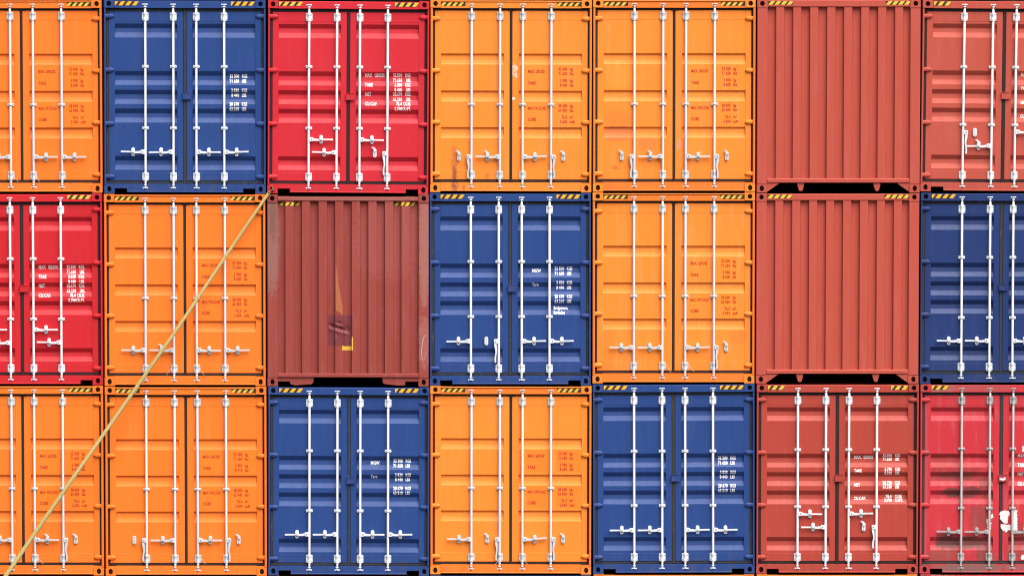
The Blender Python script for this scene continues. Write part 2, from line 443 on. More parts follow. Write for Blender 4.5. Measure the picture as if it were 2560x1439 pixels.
def casting_mesh(mat, bottom, left):
    """corner casting 26 x 20 px with an oval hole; local origin at its centre"""
    b = MB()
    w, h = 12.7 * P, 9.9 * P
    rx, rz = (5.2 * P, 7.0 * P) if bottom else (5.6 * P, 6.2 * P)
    y0, y1, yt = -0.004, 0.17, 0.155
    n = 20
    outer = []; inner = []
    off = 0.4 * P * (-1 if left else 1)
    for i in range(n):
        a = 2 * math.pi * i / n
        c, s_ = math.cos(a), math.sin(a)
        k = 1.0 / max(abs(c) / w, abs(s_) / h)
        outer.append((c * k, s_ * k))
        inner.append((off + rx * c, rz * s_))
    # snap nearest outer points to corners
    for cx, cz in ((w, h), (-w, h), (-w, -h), (w, -h)):
        i = min(range(n), key=lambda q: (outer[q][0] - cx) ** 2 + (outer[q][1] - cz) ** 2)
        outer[i] = (cx, cz)
    rim = [(x * 1.08 - off * 0.08, z * 1.08) for x, z in inner]
    vs = [(x, y0, z) for x, z in outer] + [(x, y0, z) for x, z in rim] + [(x, y0 + 0.006, z) for x, z in inner] + \
         [(x, yt, z) for x, z in inner] + [(x, y1, z) for x, z in outer]
    fs = []; dk = []
    for i in range(n):
        j = (i + 1) % n
        for k in range(3):
            (fs if k < 2 else dk).append((k * n + i, k * n + j, (k + 1) * n + j, (k + 1) * n + i))
        fs.append((4 * n + i, 4 * n + j, j, i))
    b.add(vs, fs, mat)
    b.add(vs, dk, 'hollow_shade')  # hole lining coloured near-black to stand for the shade inside
    b.add([(x, yt, z) for x, z in inner], [tuple(range(n))], 'hollow_shade')
    b.add([(x, y1, z) for x, z in outer], [tuple(range(n - 1, -1, -1))], mat)
    return b.mesh('corner_casting')

def post_mesh(kind, mat, left):
    b = MB()
    if kind in 'BO':
        w = 6.2 if kind == 'O' else 5.2
        x0, x1 = (0.8, w) if left else (404 - w, 403.2)
        b.cbox(x0, x1, 21.2, 458.8, 0.002, 0.10, mat, 0.006)
        if kind == 'O':
            xm = 3.2 if left else 400.8
            b.cbox(xm - 0.6, xm + 0.6, 22, 458, -0.002, 0.004, mat, 0.001)
    else:
        x0, x1 = (0.8, 26) if left else (378, 403.2)
        b.cbox(x0, x1, 21.2, 458.8, 0.002, 0.12, mat, 0.008)
    return b.mesh('corner_post')

def header_mesh(kind, mat):
    b = MB()
    if kind == 'O':
        b.cbox(26.4, 377.6, 6.6, 22.4, 0.006, 0.10, mat, 0.006)
        b.cbox(26.4, 377.6, 3.4, 6.5, -0.008, 0.09, mat, 0.008)
    elif kind == 'B':
        b.cbox(26.4, 377.6, 3.4, 22.2, 0.006, 0.10, mat, 0.006)
    elif kind == 'R':
        b.cbox(26.4, 377.6, 2.8, 19.0, 0.0, 0.10, mat, 0.008)
    else:
        b.cbox(26.4, 377.6, 7.2, 17.4, 0.0, 0.10, mat, 0.008)
    return b.mesh('top_rail')

def sill_mesh(kind, mat):
    b = MB()
    if kind == 'O':
        b.ppoly([(26.5, 455), (377.5, 455), (377.5, 476), (26.5, 476)], 0.006, 0.10, mat, 0)
        b.cbox(26.5, 377.5, 474.2, 476.8, 0.0, 0.05, mat, 0.004)
    elif kind == 'B':
        b.ppoly([(26.5, 455.8), (377.5, 455.8), (377.5, 467.2), (347, 467.2), (347, 476.8), (57, 476.8), (57, 467.2), (26.5, 467.2)], 0.006, 0.09, mat, 0)
        b.cbox(57.2, 346.8, 474.2, 476.9, 0.0, 0.05, mat, 0.004)
    elif kind == 'R':
        b.cbox(26.2, 377.8, 444.5, 455.2, -0.004, 0.10, mat, 0.008)
        for sgn in (0, 1):
            f = (lambda x: x) if sgn == 0 else (lambda x: 404 - x)
            g = [(26.2, 455.4), (57, 455.4), (54, 458), (28, 476.5), (26.2, 476.5)]
            b.ppoly([(f(x), y) for x, y in (g if sgn == 0 else g[::-1])], 0.012, 0.06, mat, 0)
        for x in (101, 289.5):
            b.ppoly([(x, 455.4), (x + 17, 455.4), (x + 16.5, 461), (x + 13.2, 473.5), (x + 11, 475.5), (x + 6.5, 475.5), (x + 4.4, 473.5), (x + .5, 461)], 0.02, 0.14, mat, 0)
    else:
        b.cbox(26.2, 377.8, 447.5, 457.4, -0.004, 0.10, mat, 0.008)
        g = [(26.4, 457.6), (116, 457.6), (115, 470), (110, 474.5), (86, 476), (70, 477.4), (58, 474.5), (56.6, 467.5), (26.4, 467.5)]
        b.ppoly(g, 0.02, 0.10, mat, 0)
        g = [(287.5, 457.6), (377.6, 457.6), (377.6, 467.5), (345, 467.5), (344, 477), (330, 477.5), (300, 474.5), (291, 473), (288.5, 468)]
        b.ppoly(g, 0.02, 0.10, mat, 0)
    if kind in 'BO':
        b.pbox(5.6, 26.4, 455.9, 459.1, 0.012, 0.09, mat)
        b.pbox(377.6, 398.4, 455.9, 459.1, 0.012, 0.09, mat)
    return b.mesh('bottom_rail')

def tri_fill(bm_pts):
    pass

def door_mesh(kind, mat, side):
    """one door leaf: stiles, rails and ribbed sheet in one welded leaf"""
    b = MB()
    if kind == 'B':
        x0, x1, s0, s1 = ((12, 197.3, 27, 182.5) if side == 0 else (205.8, 391.8, 221, 377))
        yt, yr, yb0, yb = 30.2, 54.5, 428, 448.3
    else:
        x0, x1, s0, s1 = ((11.8, 198.2, 27, 184) if side == 0 else (205, 393.2, 221.3, 379))
        yt, yr, yb0, yb = 28.2, 51.5, 424, 447.8
    y0, y1 = DOOR_Y, 0.096
    ch = 0.007
    # stiles
    for (a, c) in ((x0, s0), (s1, x1)):
        b.cbox(a, c, yt, yb, y0, y1, mat, 0.004)
    # rails, butted between the stiles and 2 mm back
    b.cbox(s0 + .01, s1 - .01, yt + .01, yr, y0 + 0.002, y1, mat, 0.003)
    b.cbox(s0 + .01, s1 - .01, yb0, yb - .01, y0 + 0.002, y1, mat, 0.003)
    # a bead of weld under the top rail
    b.cbox(s0 + .02, s1 - .02, yr + 0.2, yr + 1.2, y0 + 0.0035, y0 + 0.02, mat, 0.001)
    pr = door_profile(kind)
    ybase = y0 + PANEL
    vs = []; fs = []
    # sheet with slightly eased ends
    e = 1.6
    cols = [s0, s0 + e, (s0 + s1) / 2, s1 - e, s1]
    for (py, d) in pr:
        for ci, cx in enumerate(cols):
            vs.append((LX(cx), ybase + d, LZ(py)))
    nc = len(cols)
    for i in range(len(pr) - 1):
        for j in range(nc - 1):
            a = i * nc + j
            fs.append((a, a + 1, a + nc + 1, a + nc))
    b.add(vs, fs, mat)
    me = b.mesh('door')
    return me

def gasket_mesh(kind, side, mat):
    b = MB()
    y0, y1 = 0.052, 0.098
    if kind == 'B':
        xl, xr, yt, yt2, yb2, yb, xc0, xc1 = 5.6, 398.4, 23, 30, 448.6, 455.4, 197.6, 205.5
    else:
        xl, xr, yt, yt2, yb2, yb, xc0, xc1 = 6.6, 397.4, 22.6, 28.0, 448.1, 454.6, 198.5, 204.8
    if side == 0:
        xa, xb, xi = xl, xc1, (12 if kind == 'B' else 11.6)
        b.cbox(xa, xi - 0.1, yt, yb, y0, y1, mat, 0.005)
        b.cbox(xc0, xc1, yt, yb, y0 - 0.004, y1, mat, 0.008)
        b.cbox(xi, xc0 - .1, yt, yt2, y0 + 0.002, y1, mat, 0.005)
        b.cbox(xi, xc0 - .1, yb2, yb, y0 + 0.002, y1, mat, 0.005)
        if kind == 'O':
            b.cbox(xc0 - 4, xc1 + 8, yt - 1.2, yt2 + 1.5, y0 - 0.010, y0 - 0.003, mat, 0.003)
    else:
        xi = 392 if kind == 'B' else 393.4
        b.cbox(xi + 0.1, xr, yt, yb, y0, y1, mat, 0.005)
        b.cbox(xc1 + .1, xi, yt, yt2, y0 + 0.002, y1, mat, 0.005)
        b.cbox(xc1 + .1, xi, yb2, yb, y0 + 0.002, y1, mat, 0.005)
    return b.mesh('gasket')

ROD_Y = 0.016
def rod_mesh(mat, r=3.0):
    b = MB()
    b.tube([(LZ(468), 2.2 * P), (LZ(456), 2.2 * P), (LZ(452), r * P), (LZ(26), r * P), (LZ(22), 2.2 * P), (LZ(12), 2.2 * P)], 0, ROD_Y, mat, 14)
    return b.mesh('lock_rod')

def bracket_mesh(mat):
    """bearing bracket, origin at its centre"""
    b = MB()
    w, h, c = 8.3 * P, 10.2 * P, 2.0 * P
    b.prism([(-w, -h + c), (-w + c, -h), (w - c, -h), (w, -h + c), (w, h - c), (w - c, h), (-w + c, h), (-w, h - c)], DOOR_Y - 0.016, DOOR_Y - 0.0005, mat, 0.004)
    b.tube([(-h * 1.2, 3.1 * P), (-h * 1.1, 3.7 * P), (-h * .5, 3.7 * P), (-h * .4, 3.2 * P), (h * .4, 3.2 * P), (h * .5, 3.7 * P), (h * 1.1, 3.7 * P), (h * 1.2, 3.1 * P)], 0, ROD_Y + 0.001, mat, 14)
    for sx in (-1, 1):
        for sz in (-1, 1):
            b.knob(sx * 6.3 * P, DOOR_Y - 0.016, sz * 6.0 * P, 1.25 * P, 0.006, 'bolt')
    return b.mesh('rod_bracket')

def clip_mesh(mat):
    b = MB()
    w, h = 8.2 * P, 3.6 * P
    for sx in (-1, 1):
        x0, x1 = sorted((sx * 2.6 * P, sx * w))
        c = 1.4 * P
        b.prism([(x0, -h + (c if sx < 0 else 0)), (x0 + c, -h), (x1 - c, -h), (x1, -h + c), (x1, h - c), (x1 - c, h), (x0 + c, h), (x0, h - c)], DOOR_Y - 0.02, DOOR_Y - 0.0005 + 0.004, mat, 0.003)
        b.knob(sx * 5.8 * P, DOOR_Y - 0.02, 0, 1.1 * P, 0.004, 'bolt')
    b.tube([(-h * .8, 3.7 * P), (h * .8, 3.7 * P)], 0, ROD_Y + 0.001, mat, 14)
    return b.mesh('rod_clip')

def cam_mesh(mat, bottom, hook):
    """cam at the rod end with its keeper; origin at the rod end line"""
    b = MB()
    s = -1 if bottom else 1
    def t(z0, z1, r): 
        a, c = sorted((s * z0 * P, s * z1 * P)); b.tube([(a, r * P), (c, r * P)], 0, ROD_Y, mat, 12)
    t(-4, -1.5, 4.0); t(-1.5, 2.0, 2.6); t(2.0, 4.4, 4.4)
    for sx in (-1, 1):
        x0, x1 = sorted((sx * 3.0 * P, sx * (6.6 + (1.6 if (hook and sx > 0) else 0)) * P))
        a, c = sorted((s * 1.8 * P, s * 4.8 * P))
        b.box(x0, x1, ROD_Y - 0.012, 0.0065, a, c, mat)
        a, c = sorted((s * -4.2 * P, s * -2.2 * P))
        b.box(x0 * .85, x1 * .85, ROD_Y - 0.010, 0.0065, a, c, mat)
    a, c = sorted((s * 4.9 * P, s * 7.0 * P))
    b.box(-2.2 * P, 2.2 * P, ROD_Y - 0.008, 0.0065, a, c, 'bolt')
    return b.mesh('cam_keeper')

def handle_mesh(mat, d, tilt, style):
    """bar handle hinged on a rod hub; d = -1 left, +1 right; style S straight, D hanging"""
    b = MB()
    yb0, yb1 = -0.004, 0.012
    def q(x, z): return (d * x * P, z * P)
    hub = [q(1.5, -5.6), q(10.5, -4.6), q(12, -3), q(12, 3.5), q(10.5, 5.0), q(1.5, 5.6)]
    if d < 0: hub = hub[::-1]
    b.prism(hub, -0.010, 0.030, mat, 0.004)
    b.knob(d * 7.5 * P, -0.010, 0.5 * P, 2.0 * P, 0.005, 'bolt')
    if style == 'S':
        L = 61; pts_u = []; pts_l = []
        N = 12
        for i in range(N + 1):
            t = i / N; x = 11 + (L - 11) * t
            zc = tilt * t - 1.2 * math.sin(min(1, t * 2.2) * math.pi) * 0.9
            hw = 3.1 - 1.3 * min(1, t * 2.0) if t < .5 else 1.8 + (0.15 if t > .9 else 0)
            pts_u.append((x, zc + hw)); pts_l.append((x, zc - hw))
        pts = [q(*p) for p in pts_l] + [q(*p) for p in reversed(pts_u)]
        if d < 0: pts = pts[::-1]
        b.prism(pts, yb0, yb1, mat, 0.0)
    else:
        pr = [(8.5, -4.0, 3.2), (8.0, -12, 2.9), (6.9, -20, 2.1), (6.4, -28, 1.7), (8.0, -36, 1.7), (8.6, -44, 1.9), (8.0, -53, 2.0)]
        L_ = [q(x - w, z) for x, z, w in pr]; R_ = [q(x + w, z) for x, z, w in pr]
        pts = L_ + R_[::-1]
        if d < 0: pts = pts[::-1]
        b.prism(pts, yb0, yb1, mat, 0.0)
        b.tube([(-50 * P, 0.8 * P), (-8 * P, 0.8 * P)], d * 5.0 * P, 0.02, 'bolt', 6)
    return b.mesh('handle')

def catch_mesh(mat, hooked, bar):
    """handle catch plate, origin at its centre"""
    b = MB()
    w, h = 4.6 * P, 10.8 * P
    def cap(cx, z0, z1, w):
        pts = []
        for i in range(7):
            a = math.pi + math.pi * i / 6; pts.append((cx + w * math.cos(a), z0 + w + w * math.sin(a)))
        for i in range(7):
            a = math.pi * i / 6; pts.append((cx + w * math.cos(a), z1 - w + w * math.sin(a)))
        return pts
    b.prism(cap(0, -h, h if not hooked else h * .85, w), DOOR_Y - 0.020, DOOR_Y - 0.0005, mat, 0.003)
    b.knob(0, DOOR_Y - 0.020, -6.2 * P, 1.8 * P, 0.005, 'bolt')
    b.knob(0, DOOR_Y - 0.020, -0.5 * P, 1.4 * P, 0.004, 'bolt')
    if hooked:
        pts = [(-1.5, 3.5), (4.0, 4.5), (4.4, 8.5), (1.5, 12), (-3.5, 15.5), (-7.5, 16), (-8, 13), (-4.5, 11.5), (-3, 8.5)]
        b.prism([(x * P, z * P) for x, z in pts], DOOR_Y - 0.036, DOOR_Y - 0.022, mat, 0.002)
        b.knob(-5.8 * P, DOOR_Y - 0.036, 14 * P, 1.2 * P, 0.003, 'bolt')
    else:
        b.knob(0, DOOR_Y - 0.020, 6.4 * P, 1.6 * P, 0.005, 'bolt')
    if bar:   # closed flap lying over the bar
        b.prism(cap(0, -1.2 * P, (13.5 if hooked else 10.2) * P, 4.1 * P) if not hooked else cap(0, -1 * P, 8.5 * P, 4.1 * P), -0.014, -0.0045, mat, 0.002)
    return b.mesh('handle_catch')

def hinge_mesh(mat, left, kind):
    """hinge blade from the post onto the door, origin at its centre"""
    b = MB()
    s = 1 if left else -1
    n, m = 14, 6
    vs = []; fs = []
    rx, rz, ry = (12.2 * P, 5.8 * P, 0.030)
    cx = s * 1.5 * P
    pts = []
    for i in range(n):
        a = 2 * math.pi * i / n
        x = rx * math.cos(a); z = rz * math.sin(a)
        if math.cos(a) * s < 0:
            z = rz * 0.92 * (1 if z > 0 else -1) * min(1, abs(math.sin(a)) * 1.6)
        pts.append((x, z))
    for k, (sc, y) in enumerate(((1.0, 0.058), (1.0, 0.032), (0.86, 0.022), (0.5, 0.017))):
        vs += [(cx + x * sc, y, z * sc + (1 - sc) * 1.2 * P) for x, z in pts]
    for k in range(3):
        for i in range(n):
            j = (i + 1) % n
            fs.append((k * n + i, k * n + j, (k + 1) * n + j, (k + 1) * n + i))
    fs.append(tuple(3 * n + i for i in range(n)))
    b.add(vs, fs, mat, True)
    # knuckle on the post
    b.tube([(-5.4 * P, 3.0 * P), (5.4 * P, 3.0 * P)], -s * 7.6 * P, 0.024, mat, 12)
    b.box(min(-s * 11 * P, -s * 8 * P), max(-s * 11 * P, -s * 8 * P), 0.004, 0.05, -4.8 * P, 4.8 * P, mat)
    return b.mesh('hinge')

def lug_mesh(mat):
    b = MB()
    w, h = 10.5 * P, 8.3 * P
    b.prism([(-w, -h), (w * .86, -h), (w, -h * .8), (w, h), (-w, h)], 0.012, DOOR_Y - 0.0006, mat, 0.004)
    b.box(-w * .9, w * .9, 0.004, 0.03, h + 0.001, h + 0.006, mat)
    return b.mesh('door_lug')

def ragged(poly, step, amp, seed):
    rnd = random.Random(seed); out = []
    n = len(poly)
    for i in range(n):
        (xa, ya), (xb, yb) = poly[i], poly[(i + 1) % n]
        L = math.hypot(xb - xa, yb - ya); k = max(1, int(L / step))
        for j in range(k):
            t = j / k; o = rnd.uniform(-amp, amp)
            out.append((xa + (xb - xa) * t + (yb - ya) / L * o, ya + (yb - ya) * t - (xb - xa) / L * o))
    return out

def clip_poly_x(poly, xlim, keep_less):
    out = []
    n = len(poly)
    for i in range(n):
        a, c = poly[i], poly[(i + 1) % n]
        ia = (a[0] <= xlim) == keep_less or a[0] == xlim
        ic = (c[0] <= xlim) == keep_less or c[0] == xlim
        if ia: out.append(a)
        if ia != ic:
            t = (xlim - a[0]) / (c[0] - a[0]); out.append((xlim, a[1] + (c[1] - a[1]) * t))
    return out

def sticker_mesh(w, h, yel, n=4, lean=7.5, period=14.6, first=2.0, open_right=True, yw=8.0):
    """hazard tape, origin at its top left corner"""
    b = MB()
    end = first + (n - 1) * period + yw
    pts = [(0, 0), (min(w, end + 1.5), 0), (min(w, end + 1.5) - lean, h), (0, h)] if open_right else [(0, 0), (w, 0), (w, h), (0, h)]
    def flat(poly, y, m):
        b.add([(x * P, y, -yy * P) for x, yy in poly], [tuple(range(len(poly) - 1, -1, -1))], m)
    flat(pts, 0.0, 'black')
    for k in range(n):
        x = first + k * period
        poly = [(x, 0.5), (x + yw, 0.5), (x + yw - lean, h - 0.5), (x - lean, h - 0.5)]
        poly = clip_poly_x(poly, 0.4, False)
        if not open_right: poly = clip_poly_x(poly, w - .3, True)
        if len(poly) > 2: flat(poly, -0.0015, yel)
    return b.mesh('hazard_sticker')

def drape(me, fn, xcuts=(), zcuts=()):
    """cut a flat mesh along lines and lay it on a surface: y = fn(x px, y px)"""
    bm = bmesh.new(); bm.from_mesh(me)
    for c in xcuts:
        bmesh.ops.bisect_plane(bm, geom=bm.verts[:] + bm.edges[:] + bm.faces[:], plane_co=(LX(c), 0, 0), plane_no=(1, 0, 0))
    for c in zcuts:
        bmesh.ops.bisect_plane(bm, geom=bm.verts[:] + bm.edges[:] + bm.faces[:], plane_co=(0, 0, LZ(c)), plane_no=(0, 0, 1))
    for v in bm.verts:
        v.co.y += fn(v.co.x / P + HW, 480 - v.co.z / P)
    bm.to_mesh(me); bm.free()

# ------------------------------------------------------------------ lettering
def text_mesh(lines, bold, kind, mat):
    """lines = (text, x px, centre y px, cap height px, align, width factor)"""
    verts = []; faces = []
    for (txt, x, y, cap, al, wf) in lines:
        cu = bpy.data.curves.new('lettering', 'FONT')
        cu.body = txt
        cu.size = cap * P / 0.73
        cu.offset = bold * P
        cu.resolution_u = 2
        cu.align_x = al
        cu.space_word = 0.8
        cu.space_character = 1.06
        o = bpy.data.objects.new('lettering', cu)
        me = bpy.data.meshes.new_from_object(o)
        k = len(verts)
        for v in me.vertices:
            verts.append((LX(x) + v.co.x * wf, 0.0, LZ(y) + v.co.y - cap * P / 2))
        for p in me.polygons: faces.append([k + i for i in p.vertices])
        bpy.data.objects.remove(o); bpy.data.curves.remove(cu); bpy.data.meshes.remove(me)
    me = bpy.data.meshes.new('lettering')
    me.from_pydata(verts, [], faces)
    bm = bmesh.new(); bm.from_mesh(me)
    bmesh.ops.recalc_face_normals(bm, faces=bm.faces)
    for f in bm.faces:
        if f.normal.y > 0: f.normal_flip()
    bm.to_mesh(me); bm.free()
    me.materials.append(M[mat])
    pr = door_profile(kind)
    drape(me, lambda px, py: DOOR_Y + PANEL + prof_at(pr, py) - 0.0022, zcuts=[p[0] for p in pr if 150 < p[0] < 330])
    return me

def text_lines(style):
    L = []
    if style.startswith('orange'):
        vals = ['32 500', '71 650', '3 900', '8 600', '28 600', '63 050', '76.3', '2 694']
        if style == 'orange_b': vals[2:6] = ['3 950', '8 710', '28 550', '62 940']
        un = ['kg', 'lbs', 'kg', 'lbs', 'kg', 'lbs', 'm\u00b3', 'cuft']
        ys = [172.5, 183.9, 201, 212.2, 263.6, 274.8, 292, 303.5]
        for v, u, y in zip(vals, un, ys):
            L.append((v, 342.5, y, 7.8, 'RIGHT', 0.72)); L.append((u, 349, y, 7.8, 'LEFT', 0.74))
        for t, y in zip(['MAX. GROSS', 'TARE', 'MAX. PAYLOAD', 'CUBE'], [178.4, 207.3, 269.8, 297.6]):
            L.append((t, 244, y, 7.8, 'LEFT', 0.575 if len(t) > 10 else (0.66 if len(t) > 6 else 0.74)))
        return L, 0.30, 'text_dark'
    if style.startswith('blue'):
        vals = ['32 500', '71 650', '3 830', '8 440', '28 670', '63 210']
        un = ['KGS', 'LBS'] * 3
        for v, u, y in zip(vals, un, [189, 201.2, 224.2, 236.2, 258.2, 270.2]):
            L.append((v, 336.5, y, 8.6, 'RIGHT', 0.70)); L.append((u, 343.5, y, 8.6, 'LEFT', 0.60))
        if style != 'blue':
            L.append(('MGW', 256.5, 194.5, 8.6, 'LEFT', 0.70)); L.append(('Tare', 256.5, 229, 8.0, 'LEFT', 0.74))
        if style == 'blue_town':
            L.append(('Bridgetown,', 310.5, 287.3, 8.2, 'LEFT', 0.62)); L.append(('Barbados', 310.5, 298.4, 8.2, 'LEFT', 0.62))
        return L, 0.33, 'text_white'
    if style == 'brown':
        vals = ['32.500', '71.650', '3.780', '8.330', '28.720', '63.320', '76.4', '2.698']
        un = ['KGS', 'LBS', 'KGS', 'LBS', 'KGS', 'LBS', 'CU.M.', 'CU.FT.']
        ys = [181.5, 191.2, 215.8, 225.4, 250.8, 260.4, 285.2, 294.4]
        for v, u, y in zip(vals, un, ys):
            L.append((v, 338, y, 7.8, 'RIGHT', 0.74)); L.append((u, 346, y, 7.8, 'LEFT', 0.62))
        for t, y in zip(['MAX.  GROSS', 'TARE', 'NET', 'CU.CAP.'], [186, 219.6, 255.6, 290]):
            L.append((t, 244, y, 7.8, 'LEFT', 0.72))
        return L, 0.33, 'text_white'
    vals = ['32.500', '71.650', '3.830', '8.440', '28.670', '63.210', '76.4', '2.700']
    un = ['KGS.', 'LBS.', 'KGS.', 'LBS.', 'KGS.', 'LBS.', 'CU.M.', 'CU.FT.']
    ys = [184.8, 197.2, 208.6, 220.6, 231.6, 244.6, 255.6, 267.6]
    if style == 'red_low': ys = [y - 3 for y in ys]
    for v, u, y in zip(vals, un, ys):
        L.append((v, 336, y, 8.8, 'RIGHT', 0.66)); L.append((u, 358.5 - len(u) * 0.0, y, 8.8, 'RIGHT', 0.58))
    for i, t in enumerate(['MAX   GROSS', 'TARE', 'NET', 'CU.CAP.']):
        L.append((t, 243, ys[i * 2] + 0.3, 8.8, 'LEFT', 0.66))
    return L, 0.33, 'text_white'

# ------------------------------------------------------------------ containers
SPECS = {}
RODX = {'B': (103.2, 173.0, 230.3, 299.8), 'O': (103.2, 174.2, 231.0, 302.2)}
HINGE = {'B': (41.6, 174.7, 307.0, 438.5), 'O': (48.0, 177.0, 305.5, 434.5)}

def build_container(spec):
    kind, mat = spec['kind'], spec['mat']
    fm = 'orange_frame' if mat in ('orange', 'orange_patched', 'orange_faded') else mat
    root = bpy.data.objects.new('shipping_container', None)
    COL.objects.link(root)
    root.empty_display_size = 0.3
    floor = 452 if kind in 'RW' else 465.5
    link('container_body', cached(('body', mat, floor), lambda: body_mesh('container_body', mat, floor)), root)
    for left in (True, False):
        link('corner_post', cached(('post', kind, fm, left), lambda: post_mesh(kind, fm, left)), root)
    link('top_rail', cached(('head', kind, fm), lambda: header_mesh(kind, fm)), root)
    link('bottom_rail', cached(('sill', kind, fm), lambda: sill_mesh(kind, fm)), root)
    for bottom in (False, True):
        for left in (True, False):
            me = cached(('cast', fm, bottom, left), lambda: casting_mesh(mat, bottom, left))
            link('corner_casting', me, root, (LX(13.4 if left else 390.6), 0, LZ(469.2 if bottom else 11.0)))
    # hazard tape
    if kind != 'W':
        yel = spec.get('yel', 'yellow')
        sy = {'B': 4.7, 'O': 7.2, 'R': 4.2}[kind]
        dy = {'B': 0.0055, 'O': 0.0055, 'R': -0.0005}[kind]
        n = spec.get('tape', 4)
        for k, sx in enumerate((27.6, 317.0)):
            me = cached(('tape', yel, n, kind), lambda: sticker_mesh(60.5 if kind == 'B' else (60 if n == 4 else 50), 11 if kind == 'B' else 10, yel, n, **{'B': dict(first=-0.3, period=17, yw=9.5), 'O': dict(first=5, period=14.6, yw=8, open_right=False), 'R': dict(first=7.5, period=15.2, yw=9.8, open_right=False)}[kind]))
            xx = sx + (17 if (k == 1 and n < 4) else 0)
            link('hazard_sticker', me, root, (LX(xx), dy - 0.0008, LZ(sy)))
    if kind in 'BO':
        build_doors(root, kind, mat, spec)
    else:
        build_wall(root, kind, mat)
    return root

def build_doors(root, kind, mat, spec):
    rodm, fit = spec.get('rod', 'rod'), spec.get('fit', 'galv')
    gk = spec.get('gasket', 'gasket')
    doors = []
    for side in (0, 1):
        d = link('door', cached(('door', kind, mat, side), lambda: door_mesh(kind, mat, side)), root)
        doors.append(d)
        link('gasket', cached(('gasket', kind, side, gk), lambda: gasket_mesh(kind, side, gk)), d)
        for hy in HINGE[kind]:
            link('hinge', cached(('hinge', mat, side, kind), lambda: hinge_mesh(mat, side == 0, kind)), d, (LX(12.5 if side == 0 else 391.5), 0, LZ(hy)))
    for i, rx in enumerate(RODX[kind]):
        d = doors[0] if i < 2 else doors[1]
        x = LX(rx)
        link('lock_rod', cached(('rod', rodm), lambda: rod_mesh(rodm)), d, (x, 0, 0))
        for by in (42.8, 438.4) if kind == 'B' else (42.0, 437.5):
            link('rod_bracket', cached(('brk', fit), lambda: bracket_mesh(fit)), d, (x, 0, LZ(by)))
        for cy in spec['clips']:
            link('rod_clip', cached(('clip', fit), lambda: clip_mesh(fit)), d, (x, 0, LZ(cy)))
        link('cam_keeper', cached(('cam', fit, False, False), lambda: cam_mesh(fit, False, False)), d, (x, 0, LZ(15.5)))
        hk = i == 2
        link('cam_keeper', cached(('cam', fit, True, hk), lambda: cam_mesh(fit, True, hk)), d, (x, 0, LZ(462.5)))
        hd = spec['handles'][i]          # (direction, y, style, hooked, tilt)
        dr, hy, st, hk2, tilt = hd
        me = cached(('handle', fit, dr, tilt, st), lambda: handle_mesh(fit, dr, tilt, st))
        link('handle', me, d, (x, 0, LZ(hy)))
        bar = st == 'S'
        cdx = spec.get('catchdx', {}).get(i, dr * 31)
        link('handle_catch', cached(('catch', fit, hk2, bar), lambda: catch_mesh(fit, hk2, bar)), d, (LX(rx + cdx), 0, LZ(hy)))
    if kind == 'B':
        link('door_lug', cached(('lug', mat), lambda: lug_mesh(mat)), doors[0], (LX(206.5), 0, LZ(239)))
    ts = spec.get('text')
    if ts:
        L, bold, tm = text_lines(ts)
        key = ('text', ts, kind)
        if key not in CACHE: CACHE[key] = [text_mesh([q], bold, kind, tm) for q in L]
        for me in CACHE[key]: link('lettering', me, doors[1])
    for k, (side, poly, y0, y1, m, nm, lb) in enumerate(spec.get('extras', ())):
        b = MB(); b.ppoly(ragged(poly, 2.0, 1.3, k * 7 + 3), y0, y1, m)
        link(nm, b.mesh(nm), doors[side], None, lb)
    for (side, x, y, dx, dy) in spec.get('wires', ()):
        b = MB()
        L_ = math.hypot(dx, dy); nx, ny = -dy / L_ * 0.35, dx / L_ * 0.35
        b.ppoly([(x + nx, y + ny), (x - nx, y - ny), (x + dx - nx, y + dy - ny), (x + dx + nx, y + dy + ny)], -0.006, -0.002, 'wire')
        me = b.mesh('seal_wire'); fix_normals(me)
        link('seal_wire', me, doors[side])

def dent(px, py):
    """dent depth (metres) of the patched area, pixels"""
    d = 0.0
    for cx, cy, rx, ry, a in ((184, 338, 16, 5.0, 0.026), (163, 330, 8, 4.0, 0.022), (190, 345, 12, 4, -0.012), (158, 338, 7, 3.5, -0.009), (200, 336, 8, 7, 0.014), (179, 322, 6, 4.5, 0.013), (173, 350, 5, 6, 0.010), (184, 328, 5, 3, -0.008)):
        # tilted crease
        yy = py - cy - (px - cx) * 0.35
        d += a * math.exp(-((px - cx) / rx) ** 2 - (yy / ry) ** 2)
    return d

